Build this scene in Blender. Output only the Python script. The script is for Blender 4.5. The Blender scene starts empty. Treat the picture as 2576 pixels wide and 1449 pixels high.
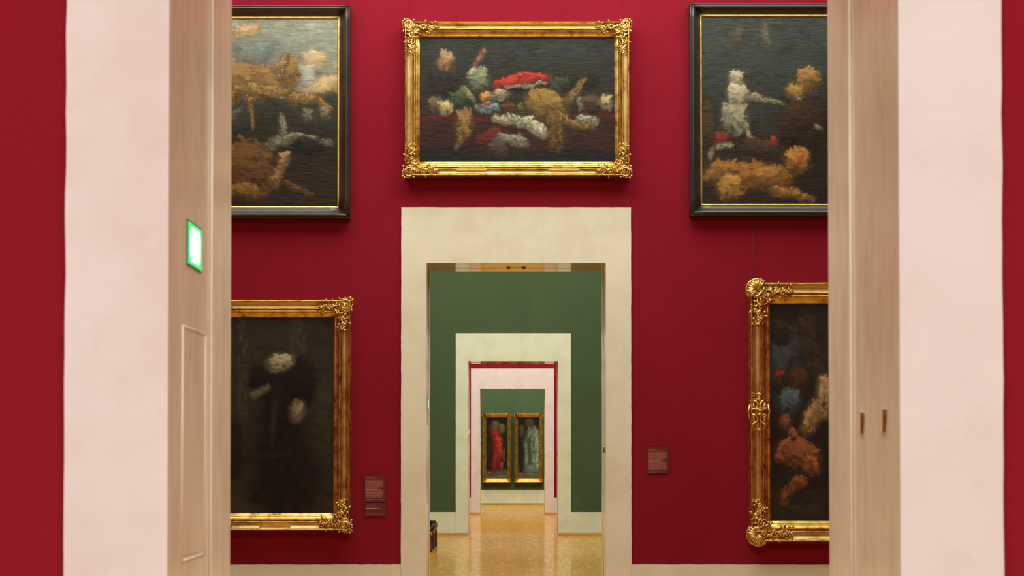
import bpy, bmesh, math, random
import numpy as np
from mathutils import Vector, Matrix

# ------------------------------------------------------------------ camera
F_PX, IMG_W, IMG_H = 5000.0, 2576.0, 1449.0
CAM_H, TILT = 1.63, math.radians(1.4)
PPX, PPY = 1284.0, 1034.5                       # principal point in photo pixels
scene = bpy.context.scene
col = scene.collection
cam = bpy.data.cameras.new('camera')
cam.sensor_fit = 'HORIZONTAL'
cam.sensor_width = 36.0
cam.lens = 36.0 * F_PX / IMG_W
cam.shift_x = (IMG_W / 2 - PPX) / IMG_W
cam.shift_y = (PPY - IMG_H / 2) / IMG_W
cam.clip_end = 300
cam.dof.use_dof = True
cam.dof.focus_distance = 23.0
cam.dof.aperture_fstop = 7.5
camo = bpy.data.objects.new('camera', cam)
col.objects.link(camo)
camo.location = (0, 0, CAM_H)
camo.rotation_euler = (math.pi / 2 + TILT, 0, 0)
scene.camera = camo

# ------------------------------------------------------------------ world, lights, exposure
world = bpy.data.worlds.new('world')
scene.world = world
world.use_nodes = True
world.node_tree.nodes['Background'].inputs[0].default_value = (1, 0.96, 0.9, 1)
world.node_tree.nodes['Background'].inputs[1].default_value = 0.05
vs = scene.view_settings
vs.view_transform = 'Standard'
vs.look = 'None'
vs.exposure = 0.0
vs.gamma = 1.0
vs.use_curve_mapping = False

# doorways along the enfilade: front face, depth of the reveal
DOORS = [(5.236, 1.145), (21.35, 0.92), (42.70, 1.02), (59.20, 1.00)]
END_Y = 71.8
BACK_Y = -14.0
ROOM_X = 6.5
CEIL = 8.2
AX, HALF, HEAD = 0.062, 0.965, 3.748            # axis, half width and height of every doorway
ROOMS = [(BACK_Y, DOORS[0][0])]
for i in range(3):
    ROOMS.append((DOORS[i][0] + DOORS[i][1], DOORS[i + 1][0]))
ROOMS.append((DOORS[3][0] + DOORS[3][1], END_Y))
# glazed ceiling lights of the five rooms: (radiance, colour, margin to the end walls, depth of each bay; 0 = one long bay)
LAYLIGHT = [(4.2, (1.0, 0.985, 0.95), 3.0, 0), (6.3, (1.0, 0.99, 0.90), 0.7, 3.4), (3.4, (1.0, 0.98, 0.86), 0.8, 8.0),
            (4.15, (1.0, 0.93, 0.77), 1.0, 7.2), (5.9, (1.0, 0.97, 0.86), 1.0, 4.2)]
LAY_HALF = [6.0, 4.2, 4.2, 4.2, 4.2]
BAYS = []
for (y0, y1), (rad, c, mg, bay), lay in zip(ROOMS, LAYLIGHT, LAY_HALF):
    BAYS.append([(y0 + 1.0, y1 - mg)] if not bay else [(y0 + mg, y0 + mg + bay), (y1 - mg - bay, y1 - mg)])
    for (a, b) in BAYS[-1]:
        L = bpy.data.lights.new('laylight', 'AREA')
        L.shape = 'RECTANGLE'
        L.size = 2 * lay
        L.size_y = b - a
        L.energy = rad * math.pi * L.size * L.size_y
        L.color = c
        lo = bpy.data.objects.new('laylight', L)
        col.objects.link(lo)
        lo.location = (AX, (a + b) / 2, CEIL + 0.02)


def at(px, py, Y):
    """point of the photograph on the plane y = Y"""
    u, v = (px - PPX) / F_PX, -(py - PPY) / F_PX
    d = Vector((u, math.cos(TILT) - v * math.sin(TILT), math.sin(TILT) + v * math.cos(TILT)))
    return Vector((0, 0, CAM_H)) + d * (Y / d.y)


# ------------------------------------------------------------------ helpers
def srgb(r, g, b):
    f = lambda c: (c / 255 / 12.92) if c / 255 <= 0.04045 else ((c / 255 + 0.055) / 1.055) ** 2.4
    return (f(r), f(g), f(b), 1.0)


def tag(o, label=None, cat=None, group=None, kind=None):
    for k, v in (('label', label), ('category', cat), ('group', group), ('kind', kind)):
        if v:
            o[k] = v
    return o


def empty(name, loc, parent=None):
    o = bpy.data.objects.new(name, None)
    o.empty_display_size = 0.1
    col.objects.link(o)
    o.location = loc
    if parent:
        o.parent = parent
    return o


class MB:
    """collects vertices and faces for one mesh"""
    def __init__(self):
        self.v, self.f, self.m, self.sm = [], [], [], []

    def add(self, verts, faces, mi=0, smooth=False):
        b = len(self.v)
        self.v += [tuple(p) for p in verts]
        for f in faces:
            self.f.append(tuple(b + i for i in f))
            self.m.append(mi)
            self.sm.append(smooth)

    def box(self, x0, x1, y0, y1, z0, z1, mi=0):
        self.add([(x0, y0, z0), (x1, y0, z0), (x1, y1, z0), (x0, y1, z0), (x0, y0, z1), (x1, y0, z1), (x1, y1, z1), (x0, y1, z1)],
                 [(0, 3, 2, 1), (4, 5, 6, 7), (0, 1, 5, 4), (1, 2, 6, 5), (2, 3, 7, 6), (3, 0, 4, 7)], mi)

    def tube(self, pts, rad, n=6, flat=1.0, cap=True, smooth=True, mi=0):
        """tube through pts; rad number or list; flat squeezes along y"""
        P = [Vector(p) for p in pts]
        R = rad if isinstance(rad, (list, tuple)) else [rad] * len(P)
        vs_, fs = [], []
        for i, p in enumerate(P):
            t = (P[min(i + 1, len(P) - 1)] - P[max(i - 1, 0)])
            if t.length < 1e-9:
                t = Vector((0, 0, 1))
            t.normalize()
            a = Vector((0, 1, 0))
            if abs(t.dot(a)) > 0.95:
                a = Vector((1, 0, 0))
            s = t.cross(a).normalized()
            b = s.cross(t).normalized()
            for k in range(n):
                th = 2 * math.pi * k / n
                vs_.append(p + s * (math.cos(th) * R[i]) + b * (math.sin(th) * R[i] * flat))
        for i in range(len(P) - 1):
            for k in range(n):
                k2 = (k + 1) % n
                fs.append((i * n + k, i * n + k2, (i + 1) * n + k2, (i + 1) * n + k))
        if cap:
            fs.append(tuple(range(n - 1, -1, -1)))
            fs.append(tuple((len(P) - 1) * n + k for k in range(n)))
        self.add(vs_, fs, mi, smooth)

    def blob(self, c, rx, rz, ry, ang=0.0, nu=8, nv=5, smooth=True):
        """flattened dome (half ellipsoid) lying in the xz plane, bulging towards -y"""
        vs_, fs = [], []
        ca, sa = math.cos(ang), math.sin(ang)
        for j in range(nv):
            ph = (math.pi / 2) * j / (nv - 1)
            for k in range(nu):
                th = 2 * math.pi * k / nu
                x, z = rx * math.cos(th) * math.cos(ph), rz * math.sin(th) * math.cos(ph)
                vs_.append((c[0] + x * ca - z * sa, c[1] - ry * math.sin(ph), c[2] + x * sa + z * ca))
        for j in range(nv - 1):
            for k in range(nu):
                k2 = (k + 1) % nu
                fs.append((j * nu + k, (j + 1) * nu + k, (j + 1) * nu + k2, j * nu + k2))
        self.add(vs_, fs, 0, smooth)

    def mesh(self, name, mats):
        me = bpy.data.meshes.new(name)
        me.from_pydata(self.v, [], self.f)
        for m in (mats if isinstance(mats, (list, tuple)) else [mats]):
            me.materials.append(m)
        me.polygons.foreach_set('material_index', self.m)
        me.polygons.foreach_set('use_smooth', self.sm)
        bm = bmesh.new()
        bm.from_mesh(me)
        bmesh.ops.recalc_face_normals(bm, faces=bm.faces)
        bm.to_mesh(me)
        bm.free()
        me.update()
        return me

    def build(self, name, mats, parent=None, loc=(0, 0, 0)):
        o = bpy.data.objects.new(name, self.mesh(name, mats))
        col.objects.link(o)
        o.location = loc
        if parent:
            o.parent = parent
        return o


def link(name, me, parent, loc=(0, 0, 0), scale=None, rot=None):
    o = bpy.data.objects.new(name, me)
    col.objects.link(o)
    o.location = loc
    if scale:
        o.scale = scale
    if rot:
        o.rotation_euler = rot
    o.parent = parent
    return o


# ------------------------------------------------------------------ materials
class NT:
    def __init__(self, name):
        self.mat = bpy.data.materials.new(name)
        self.mat.use_nodes = True
        self.t = self.mat.node_tree
        self.p = self.t.nodes['Principled BSDF']

    def n(self, typ, **kw):
        nd = self.t.nodes.new(typ)
        for k, v in kw.items():
            if k in nd.inputs.keys():
                nd.inputs[k].default_value = v
            else:
                setattr(nd, k, v)
        return nd

    def l(self, a, ao, b, bi):
        self.t.links.new(a.outputs[ao], b.inputs[bi])

    def set(self, **kw):
        for k, v in kw.items():
            self.p.inputs[k.replace('_', ' ')].default_value = v
        return self

    def coords(self, scale=(1, 1, 1), out='Object'):
        tc = self.n('ShaderNodeTexCoord')
        mp = self.n('ShaderNodeMapping')
        mp.inputs['Scale'].default_value = scale
        self.l(tc, out, mp, 'Vector')
        return mp

    def noise(self, scale, nscale=1.0, detail=4.0, rough=0.55, out='Object'):
        mp = self.coords(scale, out)
        nz = self.n('ShaderNodeTexNoise')
        nz.inputs['Scale'].default_value = nscale
        nz.inputs['Detail'].default_value = detail
        nz.inputs['Roughness'].default_value = rough
        self.l(mp, 'Vector', nz, 'Vector')
        return nz

    def ramp(self, src, out, stops):
        r = self.n('ShaderNodeValToRGB')
        e = r.color_ramp.elements
        e[0].position, e[0].color = stops[0]
        e[1].position, e[1].color = stops[-1]
        for p, c in stops[1:-1]:
            x = e.new(p)
            x.color = c
        self.l(src, out, r, 'Fac')
        return r

    def bump(self, src, out, strength, dist):
        b = self.n('ShaderNodeBump')
        b.inputs['Strength'].default_value = strength
        b.inputs['Distance'].default_value = dist
        self.l(src, out, b, 'Height')
        self.l(b, 'Normal', self.p, 'Normal')
        return b


def lin(c, k=1.0):
    return (c[0] * k, c[1] * k, c[2] * k, 1.0)


def plaster(name, base, var=0.10, tint=(1, 1, 1)):
    n = NT(name)
    nz = n.noise((1, 1, 1), 2.6, 6.0, 0.6)
    c2 = tuple(base[i] * (1 - var) * tint[i] for i in range(3))
    c3 = tuple(min(1, base[i] * (1 + var * 0.4)) for i in range(3))
    r = n.ramp(nz, 'Fac', [(0.3, lin(c2)), (0.52, lin(base)), (0.72, lin(c3))])
    n.l(r, 'Color', n.p, 'Base Color')
    n.set(Roughness=0.8, Specular_IOR_Level=0.25)
    f = n.noise((1, 1, 1), 45.0, 4.0, 0.6)
    n.bump(f, 'Fac', 0.12, 0.004)
    return n.mat


def fabric(name, base):
    n = NT(name)
    nz = n.noise((1, 1, 0.6), 1.3, 4.0, 0.6)
    r = n.ramp(nz, 'Fac', [(0.3, lin(base, 0.93)), (0.7, lin(base, 1.06))])
    wv = n.noise((260, 260, 90), 1.0, 2.0, 0.5)
    mx = n.n('ShaderNodeMix', data_type='RGBA', blend_type='MULTIPLY')
    mx.inputs[0].default_value = 0.35
    rr = n.ramp(wv, 'Fac', [(0.25, (0.7, 0.7, 0.7, 1)), (0.75, (1.3, 1.3, 1.3, 1))])
    n.l(r, 'Color', mx, 6)
    n.l(rr, 'Color', mx, 7)
    n.l(mx, 2, n.p, 'Base Color')
    n.set(Roughness=0.95, Specular_IOR_Level=0.06)
    n.bump(wv, 'Fac', 0.15, 0.002)
    return n.mat


def wood(name, cols, scale=(30, 30, 1.8), rough=0.4, coat=0.4, coat_rough=0.12, out='Object', spec=0.5):
    n = NT(name)
    nz = n.noise(scale, 1.0, 6.0, 0.62, out)
    big = n.noise((scale[0] * 0.18, scale[1] * 0.18, scale[2] * 0.5), 1.0, 3.0, 0.5, out)
    ad = n.n('ShaderNodeMath', operation='ADD')
    ml = n.n('ShaderNodeMath', operation='MULTIPLY')
    ml.inputs[1].default_value = 0.5
    n.l(nz, 'Fac', ad, 0)
    n.l(big, 'Fac', ad, 1)
    n.l(ad, 'Value', ml, 0)
    r = n.ramp(ml, 'Value', [(0.34, lin(cols[0])), (0.5, lin(cols[1])), (0.66, lin(cols[2]))])
    n.l(r, 'Color', n.p, 'Base Color')
    n.set(Roughness=rough, Specular_IOR_Level=spec, Coat_Weight=coat, Coat_Roughness=coat_rough)
    n.bump(nz, 'Fac', 0.08, 0.003)
    return n.mat


def simple(name, c, rough=0.5, metal=0.0, spec=0.5):
    n = NT(name)
    nz = n.noise((1, 1, 1), 60.0, 3.0, 0.6)
    r = n.ramp(nz, 'Fac', [(0.3, lin(c, 0.88)), (0.7, lin(c, 1.1))])
    n.l(r, 'Color', n.p, 'Base Color')
    n.set(Roughness=rough, Metallic=metal, Specular_IOR_Level=spec)
    return n.mat


def gilding(name, hi, mid, lo, rough=0.38, metal=0.85, out='Object', wear=9.0):
    n = NT(name)
    nz = n.noise((1, 1, 1), wear, 6.0, 0.65, out)
    r = n.ramp(nz, 'Fac', [(0.30, lin(lo)), (0.46, lin(mid)), (0.62, lin(hi)), (0.78, lin(mid))])
    n.l(r, 'Color', n.p, 'Base Color')
    f = n.noise((1, 1, 1), 120.0, 3.0, 0.6, out)
    n.bump(f, 'Fac', 0.25, 0.002)
    rg = n.n('ShaderNodeMapRange')
    rg.inputs['To Min'].default_value = rough - 0.08
    rg.inputs['To Max'].default_value = rough + 0.15
    n.l(nz, 'Fac', rg, 'Value')
    n.l(rg, 'Result', n.p, 'Roughness')
    n.set(Metallic=metal)
    return n.mat


RED = (0.225, 0.0105, 0.0240)
GREEN = (0.068, 0.108, 0.056)
CREAM = (0.745, 0.775, 0.615)
PINK = (0.67, 0.705, 0.74)
M = {
    'red': fabric('red_wall_cloth', RED),
    'green': fabric('green_wall_cloth', GREEN),
    'cream': plaster('cream_plaster', CREAM, 0.10, (1.0, 0.985, 0.92)),
    'pink': plaster('pink_plaster', PINK, 0.08, (1.0, 0.96, 0.93)),
    'white': plaster('ceiling_plaster', (0.78, 0.76, 0.70), 0.04),
    'masonry': plaster('masonry', (0.4, 0.36, 0.3), 0.05),
    'oak': wood('limed_oak', [(0.68, 0.65, 0.52), (0.82, 0.81, 0.67), (0.89, 0.885, 0.77)], (16, 16, 4.5), 0.5, 0.6, 0.16),
    'oakhead': wood('oak_head_lining', [(0.36, 0.22, 0.09), (0.46, 0.29, 0.13), (0.55, 0.37, 0.18)], (1.6, 22, 22), 0.45, 1.0, 0.05),
    'skirting': wood('skirting_oak', [(0.44, 0.22, 0.05), (0.60, 0.33, 0.085), (0.70, 0.42, 0.12)], (3, 30, 40), 0.45, 0.2),
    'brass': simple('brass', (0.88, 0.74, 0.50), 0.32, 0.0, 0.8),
    'brassshade': simple('shaded_brass', (0.16, 0.065, 0.028), 0.45, 0.3),  # shade on the sides of the brass handles, put into the colour
    'iron': simple('dark_iron', (0.03, 0.025, 0.02), 0.5, 0.6),
    'wire': simple('hanging_wire', (0.24, 0.05, 0.05), 0.6),
    'leather': simple('black_leather', (0.012, 0.014, 0.013), 0.35),
    'leg': wood('bench_leg_wood', [(0.07, 0.022, 0.01), (0.12, 0.04, 0.018), (0.17, 0.06, 0.028)], (40, 40, 3), 0.45, 0.2),
    'bracket': simple('pale_bracket', (0.62, 0.48, 0.28), 0.5),
    'gold': gilding('gilding', (0.88, 0.64, 0.19), (0.66, 0.42, 0.09), (0.24, 0.11, 0.025), 0.32, 0.95),
    'goldworn': gilding('worn_gilding', (0.66, 0.54, 0.25), (0.58, 0.42, 0.14), (0.26, 0.14, 0.045), 0.36, 0.9, wear=5.0),
    'goldorn': gilding('ornament_gilding', (0.82, 0.63, 0.23), (0.66, 0.45, 0.13), (0.30, 0.15, 0.04), 0.34, 0.9, wear=14.0),
    'goldlow': gilding('old_gold', (0.55, 0.33, 0.08), (0.36, 0.18, 0.04), (0.13, 0.055, 0.015), 0.34, 0.85, wear=7.0),
    'goldline': gilding('slip_gilding', (0.95, 0.68, 0.18), (0.85, 0.56, 0.13), (0.55, 0.30, 0.06), 0.4, 0.75, wear=12.0),
    'ebony': wood('brown_black_wood', [(0.022, 0.015, 0.010), (0.034, 0.024, 0.017), (0.05, 0.036, 0.025)], (8, 8, 8), 0.36, 0.25, 0.3),
    'ebonygreen': wood('green_black_wood', [(0.012, 0.014, 0.013), (0.019, 0.023, 0.021), (0.028, 0.033, 0.029)], (8, 8, 8), 0.36, 0.25, 0.3),
    'plaque': simple('plaque_red', (0.105, 0.012, 0.014), 0.5),
    'ink': simple('plaque_lettering', (0.52, 0.20, 0.13), 0.6),
    'inkbold': simple('plaque_heading', (0.75, 0.42, 0.26), 0.6),
    'signbody': simple('sign_body', (0.02, 0.16, 0.07), 0.4),
}


def emission(name, c, s):
    n = NT(name)
    n.set(Base_Color=lin(c), Emission_Color=lin(c), Emission_Strength=s, Roughness=0.3)
    return n.mat


M['sign_green'] = emission('sign_green_glow', (0.02, 0.75, 0.22), 0.9)
M['sign_white'] = emission('sign_white_glow', (0.70, 1.0, 0.86), 1.6)


def floor_wood(name, rnd):
    n = NT(name)
    if rnd == 'object':
        src = n.n('ShaderNodeObjectInfo')
        o = 'Random'
    else:
        src = n.n('ShaderNodeNewGeometry')
        o = 'Random Per Island'
    r = n.ramp(src, o, [(0.0, lin((0.52, 0.255, 0.012))), (0.35, lin((0.57, 0.29, 0.014))), (0.75, lin((0.61, 0.315, 0.017))), (1.0, lin((0.70, 0.395, 0.030)))])
    tc = n.n('ShaderNodeNewGeometry')
    mp = n.n('ShaderNodeMapping')
    mp.inputs['Scale'].default_value = (30, 2.0, 30)
    n.l(tc, 'Position', mp, 'Vector')
    nz = n.n('ShaderNodeTexNoise')
    nz.inputs['Scale'].default_value = 1.0
    nz.inputs['Detail'].default_value = 5
    n.l(mp, 'Vector', nz, 'Vector')
    rr = n.ramp(nz, 'Fac', [(0.25, (0.75, 0.72, 0.68, 1)), (0.75, (1.15, 1.15, 1.15, 1))])
    mx = n.n('ShaderNodeMix', data_type='RGBA', blend_type='MULTIPLY')
    mx.inputs[0].default_value = 0.7
    n.l(r, 'Color', mx, 6)
    n.l(rr, 'Color', mx, 7)
    n.l(mx, 2, n.p, 'Base Color')
    # the boards undulate a little along the room
    mp2 = n.n('ShaderNodeMapping')
    mp2.inputs['Scale'].default_value = (0.9, 2.2, 1)
    n.l(tc, 'Position', mp2, 'Vector')
    nz2 = n.n('ShaderNodeTexNoise')
    nz2.inputs['Scale'].default_value = 1.0
    nz2.inputs['Detail'].default_value = 3
    n.l(mp2, 'Vector', nz2, 'Vector')
    bp = n.bump(nz2, 'Fac', 0.45, 0.005)
    n.l(bp, 'Normal', n.p, 'Coat Normal')
    n.set(Roughness=0.34, Specular_IOR_Level=0.35, Coat_Weight=0.45, Coat_Roughness=0.10)
    return n.mat


M['plank'] = floor_wood('oak_plank', 'object')
M['plankfield'] = floor_wood('oak_plank_field', 'island')
M['subfloor'] = simple('floor_joint', (0.16, 0.085, 0.025), 0.6)

# ------------------------------------------------------------------ floor
fb = MB()
fb.box(-ROOM_X - 0.6, ROOM_X + 0.6, BACK_Y - 0.6, END_Y + 0.6, -0.2, -0.004)
floor = tag(fb.build('floor', M['subfloor']), 'golden oak strip floor running through all the rooms', kind='structure')
PW, PL = 0.088, 0.56
rng = random.Random(5)
pm = MB()
pm.box(-PW / 2 + 0.0008, PW / 2 - 0.0008, -PL / 2 + 0.001, PL / 2 - 0.001, -0.02, 0.0)
plank_me = pm.mesh('plank', M['plank'])
field = MB()
near = []
nx = int(2 * ROOM_X / PW)
for i in range(nx):
    x = -ROOM_X + (i + 0.5) * PW
    off = rng.random() * PL
    y = BACK_Y + off
    while y < END_Y:
        s = 5000 * 1.63
        px = PPX + 5000 * x / max(y, 0.1)
        vis = y > 27.6 and y < 34.5 and 1082 < px < 1513
        if vis and len(near) < 300:
            near.append((x, y + PL / 2))
        else:
            field.box(x - PW / 2 + 0.0008, x + PW / 2 - 0.0008, y + 0.001, y + PL - 0.001, -0.02, rng.uniform(-0.0006, 0.0))
        y += PL
for (x, y) in near:
    link('plank', plank_me, floor, (x, y, rng.uniform(-0.0006, 0.0)))
ff = field.build('plank_field', M['plankfield'], floor)
ff['kind'] = 'stuff'

# ------------------------------------------------------------------ walls
WALLC = ['red', 'red', 'green', 'red', 'green']                # cloth of each room
SURC = ['pink', 'cream', 'cream', 'pink']                      # stone of the surround facing the camera
NAMES = ['near', 'second', 'third', 'fourth']
IN = HALF + 0.02
PROUD = 0.022


def ragged(mb, x0, x1, z0, z1, y0, y1, edges, seed):
    """upright slab whose free front edges waver like hand-trowelled plaster; edges: which of 'lrt' waver"""
    r = random.Random(seed)
    pts = []
    def run(ax, ay, bx, by, wob, step=0.07):
        n = max(1, int(math.hypot(bx - ax, by - ay) / step)) if wob else 1
        for i in range(n):
            t = i / n
            j = r.uniform(-0.0016, 0.0016) if wob and 0 < i else 0
            dx, dy = (j, 0) if ax == bx else (0, j)
            pts.append((ax + (bx - ax) * t + dx, ay + (by - ay) * t + dy))
    run(x0, z0, x1, z0, False)
    run(x1, z0, x1, z1, 'r' in edges)
    run(x1, z1, x0, z1, 't' in edges)
    run(x0, z1, x0, z0, 'l' in edges)
    n = len(pts)
    vs_ = [(p[0], y0, p[1]) for p in pts] + [(p[0], y1, p[1]) for p in pts]
    fs = [tuple(range(n)), tuple(range(2 * n - 1, n - 1, -1))]
    fs += [(i, (i + 1) % n, n + (i + 1) % n, n + i) for i in range(n)]
    mb.add(vs_, fs)


SUR = 0.272
LINT = 0.602
for i, (Y, D) in enumerate(DOORS):
    yf, yb = Y + PROUD, Y + D - 0.002
    mb = MB()
    for (x0, x1, z0, z1) in ((-ROOM_X - 0.3, AX - IN, 0, CEIL + 0.3), (AX + IN, ROOM_X + 0.3, 0, CEIL + 0.3), (AX - IN, AX + IN, HEAD + 0.02, CEIL + 0.3)):
        ym = (yf + yb) / 2
        mb.box(x0, x1, yf, ym, z0, z1, 0)
        mb.box(x0, x1, ym, yb, z0, z1, 1)
    w = mb.build('wall_' + NAMES[i], [M[WALLC[i]], M[WALLC[i + 1]]])
    tag(w, ('deep red' if WALLC[i] == 'red' else 'dull green') + ' cloth-covered wall around doorway', kind='structure')
    # plaster surround, one mesh: two piers and the head, each with its own joint
    mb = MB()
    ragged(mb, AX - HALF - SUR, AX - HALF, 0.0, HEAD, Y, yf - 0.0005, 'l', 10 * i + 1)
    ragged(mb, AX + HALF, AX + HALF + SUR, 0.0, HEAD, Y, yf - 0.0005, 'r', 10 * i + 2)
    ragged(mb, AX - HALF - SUR, AX + HALF + SUR, HEAD, HEAD + LINT, Y, yf - 0.0005, 'lrt', 10 * i + 3)
    t = mb.build('trim_%d' % (i + 1), M[SURC[i]])
    tag(t, ('pale pink' if SURC[i] == 'pink' else 'cream') + ' plaster door surround', kind='structure')
    # plinth band and oak skirting each side
    for side, xa, xb in (('left', -ROOM_X, AX - HALF - SUR - 0.002), ('right', AX + HALF + SUR + 0.002, ROOM_X)):
        mb = MB()
        ragged(mb, xa, xb, 0.06, 0.507, Y + 0.002, yf - 0.0005, 't', 10 * i + 5)
        b = mb.build('baseboard_%s_%d' % (side, i + 1), M[SURC[i]])
        tag(b, 'plaster plinth band along the foot of the wall', kind='structure')
        mb = MB()
        xs = (xa, AX - HALF - 0.0) if side == 'left' else (AX + HALF, xb)
        mb.box(xs[0], xs[1], Y - 0.016, Y + 0.0, 0.0, 0.058)
        mb.box(xs[0], xs[1], Y - 0.010, Y + 0.0, 0.058, 0.064)
        mb.build('skirting', M['skirting'], b)

mb = MB()
mb.box(-ROOM_X - 0.3, ROOM_X + 0.3, END_Y, END_Y + 0.3, 0, CEIL + 0.3)
tag(mb.build('wall_end', M['green']), 'green cloth wall closing the last room', kind='structure')
mb = MB()
mb.box(-ROOM_X, ROOM_X, END_Y - 0.022, END_Y - 0.0005, 0.06, 0.545)
b = mb.build('baseboard_end', M['cream'])
tag(b, 'cream plinth band below the twin panels', kind='structure')
mb = MB()
mb.box(-ROOM_X, ROOM_X, END_Y - 0.04, END_Y - 0.022, 0.0, 0.07)
mb.build('skirting', M['skirting'], b)
mb = MB()
mb.box(-ROOM_X - 0.3, ROOM_X + 0.3, BACK_Y - 0.3, BACK_Y, 0, CEIL + 0.3)
tag(mb.build('wall_back', M['red']), 'red wall behind the viewer', kind='structure')
for k, ((y0, y1), wc) in enumerate(zip(ROOMS, WALLC)):
    for side, s in (('left', -1), ('right', 1)):
        mb = MB()
        xs = sorted((s * ROOM_X, s * (ROOM_X + 0.3)))
        mb.box(xs[0], xs[1], y0, y1, 0, CEIL + 0.3)
        tag(mb.build('wall_%s_%d' % (side, k + 1), M[wc]), 'side wall of the room', kind='structure')
    # ceiling: plaster border around the glazed opening
    mb = MB()
    LAY_HALF_X = LAY_HALF[k]
    cuts = [y0] + [v for ab in BAYS[k] for v in ab] + [y1]
    for a, b in zip(cuts[0::2], cuts[1::2]):
        mb.box(-ROOM_X, ROOM_X, a, b, CEIL, CEIL + 0.3)
    for a, b in BAYS[k]:
        mb.box(-ROOM_X, AX - LAY_HALF_X, a, b, CEIL, CEIL + 0.3)
        mb.box(AX + LAY_HALF_X, ROOM_X, a, b, CEIL, CEIL + 0.3)
        mb.box(AX - LAY_HALF_X, AX + LAY_HALF_X, a, b, CEIL + 0.25, CEIL + 0.3)
    tag(mb.build('ceiling_%d' % (k + 1) if k else 'ceiling', M['white']), 'white plaster ceiling around a glazed light', kind='structure')

# ------------------------------------------------------------------ oak-lined reveals with folded door leaves
def pull_handle(parent, X, yc, zc):
    """tapered brass pull standing off the right-hand leaf, wide at the top"""
    mb = MB()
    h, w1, w2, p1, p2 = 0.030, 0.076, 0.034, 0.0125, 0.009
    n = 5
    vs_ = []
    for i in range(n + 1):
        t = i / n
        z = zc + h - 2 * h * t
        w = (w1 + (w2 - w1) * t) / 2
        p = p1 + (p2 - p1) * t
        if i == 0 or i == n:
            w *= 0.86
        vs_ += [(X, yc - w, z), (X - p, yc - w, z), (X - p - 0.002, yc, z), (X - p, yc + w, z), (X, yc + w, z)]
    for i in range(n):
        for k in range(4):
            mb.add([vs_[q] for q in (i * 5 + k, i * 5 + k + 1, i * 5 + 5 + k + 1, i * 5 + 5 + k)], [(0, 1, 2, 3)], 0 if k in (1, 2) else 1)  # bright front and shaded sides painted as two colours of the same brass
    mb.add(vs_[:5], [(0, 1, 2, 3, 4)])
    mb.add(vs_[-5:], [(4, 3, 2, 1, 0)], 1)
    mb.build('pull_handle', [M['brass'], M['brassshade']], parent)


for i, (Y, D) in enumerate(DOORS):
    root = empty('door_%d' % (i + 1), (AX, Y, 0))
    tag(root, 'oak-lined reveal holding folded-back door leaves', kind='structure')
    leaf = 0.63 * D
    y0, y1 = PROUD + 0.0005, D
    for side, s in (('left', -1), ('right', 1)):
        X = s * HALF
        xo = s * (HALF + 0.02)
        a, b_ = sorted((X, xo))
        mb = MB()
        mb.box(a, b_, y0, leaf - 0.004, 0, HEAD)
        lf = mb.build('door_leaf', M['oak'], root)
        mb = MB()
        a2, b2 = sorted((X - s * 0.004, xo))
        mb.box(a2, b2, leaf + 0.002, y1, 0, HEAD)
        mb.build('jamb_post', M['oak'], root)
        mb = MB()                                        # thin bead at the back arris
        mb.tube([(X - s * 0.004, leaf + 0.004, 0), (X - s * 0.004, leaf + 0.004, HEAD - 0.01)], 0.005)
        mb.build('bead', M['oak'], root)
        # raised mouldings of the leaf panels
        for (z0, z1) in ((0.25, 1.15), (1.352, 2.0)) if s < 0 else ((0.25, 1.05),):
            pb = MB()
            p0, p1 = 0.20 * D, 0.555 * D
            ring = [(X, p0, z0), (X, p1, z0), (X, p1, z1), (X, p0, z1)]
            for q in range(4):
                A, B = Vector(ring[q]), Vector(ring[(q + 1) % 4])
                pb.tube([A, B], 0.0034, 8)
            pb.box(min(X, X - s * 0.0012), max(X, X - s * 0.0012), p0 + 0.012, p1 - 0.012, z0 + 0.012, z1 - 0.012)
            pb.build('panel_moulding', M['oak'], lf)
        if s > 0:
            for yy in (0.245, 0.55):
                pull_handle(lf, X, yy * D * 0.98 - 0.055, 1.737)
    mb = MB()
    mb.box(-HALF, HALF, y0, leaf - 0.004, HEAD, HEAD + 0.02)
    mb.box(-HALF, HALF, leaf + 0.002, y1, HEAD - 0.004, HEAD + 0.02)
    hd = mb.build('head_lining', M['oakhead'], root)
    for s in (-1, 1):
        mb = MB()
        mb.box(s * 0.085 - 0.02, s * 0.085 + 0.02, leaf * 0.86, leaf * 0.98, HEAD - 0.012, HEAD)
        mb.build('catch', M['iron'], hd)
    mb = MB()
    mb.box(-0.065, 0.065, leaf * 0.90, leaf * 0.95, HEAD - 0.005, HEAD)
    mb.build('brass_strip', M['brass'], hd)

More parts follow.
